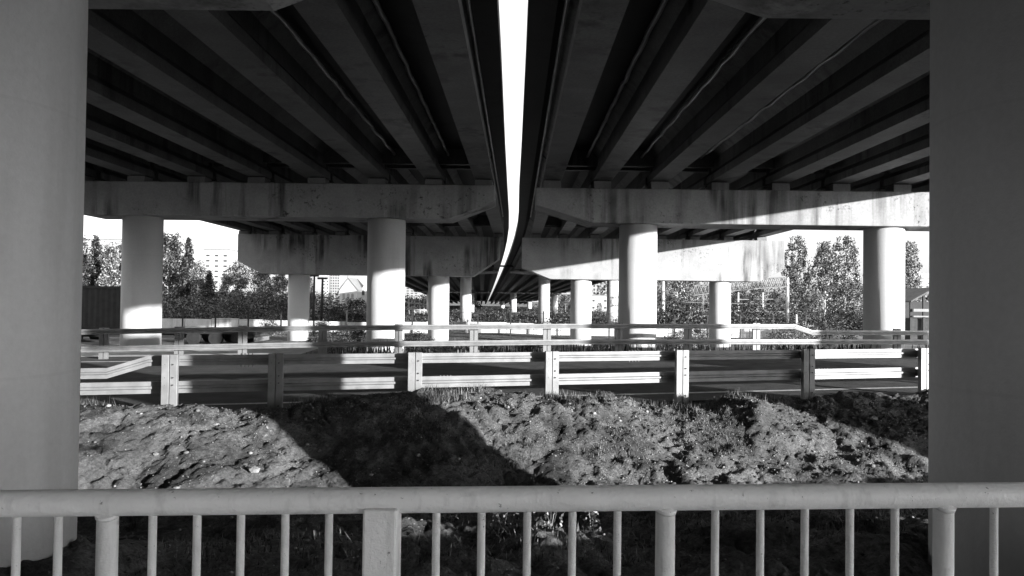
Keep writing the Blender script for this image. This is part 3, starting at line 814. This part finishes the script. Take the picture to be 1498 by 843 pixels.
# weeds one can pick out on the mound and in the hollow
def weed(pxl, py, d, h, label, seed):
    u = at(pxl, py, d); g = float(ground_z(u.x, d)); r = random.Random(seed)
    t = thing('weed', (u.x, d, g), label, 'weed', 'single weeds'); m = MB(); Pn = []
    for k in range(4):
        a = r.random()*6.28; L = h*(.6+.4*r.random())
        tip = Vector((u.x + math.cos(a)*L*.3, d + math.sin(a)*L*.3, g + L)); b = Vector((u.x, d, g - .02))
        m.tube([b, (b+tip)/2 + Vector((0, 0, .05*L)), tip], [.004, .003, .0015], 5)
        for i in range(22):
            q = r.random()*.8 + .2
            p = b.lerp(tip, q) + Vector((r.gauss(0, .12*h), r.gauss(0, .12*h), r.gauss(0, .04*h))); Pn.append(tuple(p))
    m.build('stems', M['weed'], t)
    v, f = leaves(np.array(Pn), .017, seed); link_mesh('leaves', v, f, M['weed'], t)
weed(742, 580, 9.75, .16, 'thin weed on the crest of the mound, left of the middle guard post', 1)
weed(836, 583, 9.95, .14, 'short weed on the crest of the mound, just right of the middle guard post', 2)
weed(1278, 578, 10.9, .20, 'weed on the crest of the mound near the right pillar', 3)
weed(805, 800, 5.9, .42, 'leafy weed in the hollow behind the balusters, right of the box post', 4)
weed(735, 790, 6.2, .30, 'weed in the hollow behind the balusters, nearer the box post', 5)
weed(865, 795, 6.0, .28, 'weed in the hollow, rightmost of the three behind the balusters', 6)
weed(660, 770, 6.6, .25, 'small weed at the shaded foot of the mound beside the box post', 7)

# ------------------------------------------------------------------ wall and fence beyond the verge
YW = 53
xa, xb = at(232, 480, YW).x, at(1175, 480, YW).x
wl = thing('concrete_wall', (xa, YW, -2.4), 'long low pale concrete block wall beyond the verge', 'wall')
n = 24; dx = (xb - xa) / n
for k in range(n):
    zt_ = -1.66 + .05 * random.Random(k).random() + .06*math.sin(k*.7)
    MB().box(xa + k*dx + .02, xa + (k+1)*dx - .02, YW - .12 + .03*(k % 2), YW + .12, -2.9, zt_).build('wall_block', M['wallconc'], wl)
YF = 47
fn = thing('wire_fence', (at(267, 480, YF).x, YF, -2.4), 'dark post and wire fence in front of the long pale wall', 'fence')
fpx = list(range(267, 1190, 48))
for pxl in fpx:
    x = at(pxl, 480, YF).x; g = float(ground_z(x, YF))
    MB().box(x - .04, x + .04, YF - .04, YF + .04, g - .3, g + 1.65).build('post', M['fence'], fn)
for h in (.5, 1.0, 1.5):
    MB().tube([(at(p, 480, YF).x, YF - .05, float(ground_z(at(p, 480, YF).x, YF)) + h) for p in fpx], .008, 4).build('wire', M['fence'], fn)

# ------------------------------------------------------------------ flatbed trailer with a corrugated container, far left
YT = 38.0
x0, x1 = at(60, 480, YT).x, at(385, 492, YT).x
zd = -1.72
ft = thing('flatbed_trailer', ((x0+x1)/2, YT, -2.4), 'dark flatbed trailer parked behind the far rail at the left', 'trailer')
MB().box(x0, x1, YT - 1.1, YT + 1.1, zd - .14, zd).build('deck', M['dark_metal'], ft)
m = MB()
for yy in (-.45, .45): m.box(x0 + .1, x1 - .3, YT + yy - .07, YT + yy + .07, zd - .38, zd - .141)
m.build('chassis_beam', M['dark_metal'], ft)
for xx in (x0 + 1.2, x0 + 2.3, x1 - 3.1, x1 - 2.0, x1 - .9):
    for yy in (-.95, .95):
        wm = MB(); g = -2.40
        wm.tube([(xx, YT + yy - .13, g + .34), (xx, YT + yy + .13, g + .34)], .34, 20)
        wo = wm.build('wheel', M['tyre'], ft)
        MB().tube([(xx, YT + yy - .14, g + .34), (xx, YT + yy - .135, g + .34)], .18, 14).build('rim', M['dark_metal'], wo)
m = MB(); m.box(x1 - .12, x1 - .02, YT - 1.0, YT + 1.0, zd - .5, zd - .3); m.build('bumper', M['galv'], ft)
cx1 = at(196, 450, YT).x; zt_ = at(140, 419, YT).z
ct = thing('shipping_container', ((x0+cx1)/2, YT, zd), 'dark corrugated container on the trailer, between left pillar and column', 'container')
m = MB(); nx_ = int((cx1 - x0) / .14); prof = []
for k in range(nx_ + 1):
    xx = x0 + .06 + (cx1 - x0 - .12) * k / nx_; prof += [(xx, YT - 1.1 + (.035 if k % 2 else 0))]
fr_ = [(x, y, zd + .14) for x, y in prof]; bk = [(x, y, zt_ - .1) for x, y in prof]; nn = len(prof)
m.add(fr_ + bk, [(i, i+1, nn+i+1, nn+i) for i in range(nn-1)])
m.box(x0 + .05, cx1 - .05, YT - 1.05, YT + 1.1, zd + .012, zt_ - .04)
m.build('corrugated_wall', M['dark_metal'], ct)
m = MB(); m.box(x0, cx1, YT - 1.13, YT - .99, zd + .004, zd + .15); m.box(x0, cx1, YT - 1.13, YT - .99, zt_ - .12, zt_)
m.box(cx1 - .16, cx1, YT - 1.135, YT - .98, zd + .15, zt_ - .12)
m.build('frame', M['dark_metal'], ct)

# ------------------------------------------------------------------ railway: poles, gantry, wires
def pole(pxl, ytop, Y, label, rad=.16, head=None):
    p = at(pxl, ytop, Y); g = float(ground_z(p.x, Y))
    t = thing('railway_pole', (p.x, Y, g), label, 'pole', 'poles along the railway')
    MB().tube([(p.x, Y, g - .3), (p.x, Y, p.z)], [rad, rad*.75], 12).build('mast', M['pole'], t)
    if head:
        m = MB()
        for k in range(4): m.box(p.x - .5 + .28*k, p.x - .3 + .28*k, Y - .08, Y + .05, p.z - .3, p.z + .55)
        m.build('insulator_rack', M['lattice'], t)
    m = MB(); m.box(p.x - .2, p.x + 1.4, Y - .04, Y + .04, p.z - .95, p.z - .87); m.build('bracket', M['lattice'], t)
    return p, g
pole(970, 412, 72, 'white railway pole nearest the inner right column', .22)
pole(1028, 428, 76, 'white railway pole with an insulator rack, left of the sunlit-block column', .17, True)
pole(1080, 428, 100, 'short pale post below the left end of the lattice gantry', .14)
pole(1116, 428, 104, 'short pale post below the middle of the lattice gantry', .13)
pole(1165, 460, 60, 'stubby white post right of the gantry pole', .09)
pG, gG = at(1152, 408, 66), -2.4
gt = thing('railway_gantry', (pG.x, 66, gG), 'steel lattice gantry arching over the railway beside the weeping birch', 'gantry')
MB().tube([(pG.x, 66, gG - .3), (pG.x, 66, pG.z + .1)], [.17, .13], 12).build('mast', M['pole'], gt)
xl = at(1060, 415, 66).x - 3
def gz(x):
    q = (pG.x - x) / (pG.x - xl); return pG.z + .15 - .9 * q ** 1.3
m = MB(); xsn = np.linspace(xl, pG.x + .3, 26)
for top in (0, -.85):
    for dy in (-.3, .3):
        m.tube([(x, 66 + dy, gz(x) + top) for x in xsn], .045, 5)
for a, b in zip(xsn[:-1], xsn[1:]):
    for dy in (-.3, .3):
        m.tube([(a, 66 + dy, gz(a)), (b, 66 + dy, gz(b) - .85)], .03, 4); m.tube([(a, 66 + dy, gz(a) - .85), (b, 66 + dy, gz(b))], .03, 4)
m.build('lattice_boom', M['lattice'], gt)
for lab, y in (('upper overhead wire stretched between the railway poles', 441), ('middle overhead wire stretched between the railway poles', 452), ('lowest overhead wire stretched between the railway poles', 462)):
    m = MB(); pts = [at(p, y + .0125*(p-970) + 2*math.sin((p-960)/90.0), 70) for p in range(960, 1262, 20)]
    m.tube(pts, .022, 5)
    tag(m.build('overhead_wire', M['wire'], None, pts[0]), lab, 'wire', 'overhead railway wires')

# two thin dark masts left of the church
for pxl, yt, lab in ((459, 404, 'thin dark lamp mast nearest the stained-cap column'), (471, 408, 'thin dark lamp mast with a wide head, beside the tower block')):
    p = at(pxl, yt, 60); g = float(ground_z(p.x, 60))
    t = thing('lamp_mast', (p.x, 60, g), lab, 'lamp mast', 'dark masts by the church')
    MB().tube([(p.x, 60, g - .2), (p.x + .05, 60, p.z)], [.12, .08], 8).build('mast', M['fence'], t)
    MB().box(p.x - .35, p.x + .4, 59.9, 60.1, p.z - .05, p.z + .12).build('lamp_head', M['fence'], t)

# ------------------------------------------------------------------ far buildings
def block(name, pl, pr, yt, Y, depth, wallm, label, cat, cols, rows, top=.05, wx=.5, wh=.45, group=None, roofm=None, base=-2.4):
    a, b = at(pl, yt, Y), at(pr, yt, Y); z1 = a.z
    t = thing(name, ((a.x+b.x)/2, Y, base), label, cat, group)
    MB().box(a.x, b.x, Y, Y + depth, base - 1, z1).build('wall', wallm, t)
    MB().box(a.x - .2, b.x + .2, Y - .2, Y + depth + .2, z1, z1 + .02*(z1-base) + .2).build('roof', roofm or M['roof'], t)
    W, Hh = (b.x - a.x), (z1 - base) * (1 - top)
    for i in range(cols):
        for j in range(rows):
            cxx = a.x + W * (i + .5) / cols; cz = base + Hh * (j + .55) / rows
            hw_, hh = W / cols * wx / 2, Hh / rows * wh / 2
            MB().box(cxx - hw_, cxx + hw_, Y - .05, Y + .3, cz - hh, cz + hh).build('window', M['window'], t)
    return t, a, b
block('apartment_tower', 298, 336, 366, 420, 20, M['white_wall'], 'white apartment tower above the low dark conifer', 'building', 3, 9, .06, .4, .32)
block('apartment_block', 122, 182, 351, 480, 20, M['white_wall'], 'pale apartment block behind the trees above the container', 'building', 6, 10, .05, .45, .35)
block('apartment_tower', 472, 482, 398, 330, 15, M['white_wall'], 'white tower strip beside the dark lamp mast', 'building', 2, 9, .04, .4, .4)
block('apartment_tower', 483, 497, 396, 330, 15, M['grey_wall'], 'grey tower with dense dark windows left of the church', 'building', 4, 12, .03, .55, .5)
block('apartment_tower', 497, 510, 394, 350, 15, M['grey_wall'], 'grey tower right behind the church roof', 'building', 3, 12, .03, .5, .4)
block('apartment_tower', 588, 612, 402, 330, 15, M['grey_wall'], 'grey tower right of the inner left column', 'building', 4, 12, .03, .55, .45)
block('apartment_tower', 862, 892, 404, 340, 15, M['grey_wall'], 'grey tower behind the white low house', 'building', 6, 8, .03, .45, .6)
block('white_house', 860, 894, 433, 170, 10, M['white_wall'], 'white low house with few small windows right of the far columns', 'building', 2, 2, .1, .18, .25)
t, a, b = block('apartment_tower', 1336, 1372, 400, 420, 20, M['white_wall'], 'white high-rise with a crane mast behind the pavilion roof', 'building', 6, 13, .03, .75, .2)
# gabled church with a round window
YC = 150; a, b = at(497, 424, YC), at(522, 424, YC); ap = at(509, 408, YC)
t = thing('church', ((a.x+b.x)/2, YC, -2.4), 'pale gabled church with arched window above the dark bushes', 'building')
prof = [(a.x, -3.4), (b.x, -3.4), (b.x, a.z), (ap.x, ap.z), (a.x, a.z)]
MB().prism_y(prof, YC, YC + 9).build('wall', M['white_wall'], t)
m = MB(); m.prism_y([(a.x - .25, a.z - .1), (ap.x, ap.z + .1), (b.x + .25, a.z - .1), (b.x + .25, a.z + .08), (ap.x, ap.z + .3), (a.x - .25, a.z + .08)], YC - .15, YC + 9.2); m.build('roof', M['roof'], t)
for fx_ in (.25, .5, .75):
    xx = a.x + (b.x - a.x)*fx_; m = MB(); zc_ = a.z - 1.0; hw_ = .28
    m.loft([[(xx + hw_*math.cos(q), y, zc_ + hw_*math.sin(q)) if q <= math.pi else (xx + hw_*math.cos(q), y, zc_ - .9) for q in [math.pi*2*k/16 for k in range(16)]] for y in (YC - .04, YC + .2)]); m.build('window', M['roof'], t)
YC = 155; a, b = at(524, 423, YC), at(545, 440, YC)
t = thing('white_hall', (a.x, YC, -2.4), 'white hall with a steep sloping roof right of the church', 'building')
MB().prism_y([(at(521, 450, YC).x, -3.4), (b.x, -3.4), (b.x, at(540, 402, YC).z), (at(521, 450, YC).x, at(521, 432, YC).z)], YC, YC + 8).build('wall', M['white_wall'], t)
MB().box(at(526, 440, YC).x, at(533, 440, YC).x, YC - .05, YC + .3, at(530, 432, YC).z, at(530, 425, YC).z).build('window', M['window'], t)
# pipe rack right of the inner left column
YP = 110
t = thing('pipe_rack', (at(605, 470, YP).x, YP, -2.4), 'white steel frame with pipes, right of the inner left column', 'frame')
m = MB()
for pxl in (598, 606, 614, 620): m.tube([(at(pxl, 470, YP).x, YP, -2.6), (at(pxl, 470, YP).x, YP, at(pxl, 438, YP).z)], .12, 6)
m.build('upright', M['white_wall'], t)
m = MB()
for yy in (443, 452): m.tube([at(596, yy, YP), at(624, yy + 2, YP)], .12, 6)
m.build('crossbar', M['white_wall'], t)
block('white_shed', 606, 628, 456, 120, 8, M['white_wall'], 'white shed behind the steel frame, right of the inner left column', 'shed', 2, 1, .1, .3, .3)
# open pavilion with a sloping roof at the far right
YV = 46
t = thing('open_pavilion', (at(1350, 480, YV).x, YV, -2.4), 'dark open pavilion with a sloping roof beside the right pillar', 'pavilion')
pa, pb, pc = at(1328, 440, YV), at(1362, 421, YV), at(1400, 421, YV)
prof = [(pa.x, pa.z - .1), (pb.x, pb.z - .1), (pc.x, pc.z - .1), (pc.x, pc.z), (pb.x, pb.z), (pa.x, pa.z)]
MB().prism_y(prof, YV - .4, YV + 3).build('roof', M['pavroof'], t)
m = MB()
for pxl in (1333, 1352, 1372): m.box(at(pxl, 470, YV).x - .06, at(pxl, 470, YV).x + .06, YV, YV + .12, -2.6, at(pxl, 441 if pxl < 1340 else 430, YV).z)
m.build('upright', M['dark_metal'], t)
MB().box(at(1333, 470, YV).x, at(1400, 470, YV).x, YV + 2.6, YV + 2.7, -2.6, at(1340, 441, YV).z).build('back_wall', M['dark_metal'], t)
m = MB()
for y0_, y1_ in ((452, 456), (462, 464)): m.box(at(1335, 460, YV).x, at(1400, 460, YV).x, YV - .12, YV - .02, at(1340, y1_, YV).z, at(1340, y0_, YV).z)
m.build('rail', M['lattice'], t)
MB().box(at(1333, 470, YV).x, at(1400, 470, YV).x, YV + .2, YV + 2.5, -2.6, at(1340, 466, YV).z).build('counter', M['wood'], t)
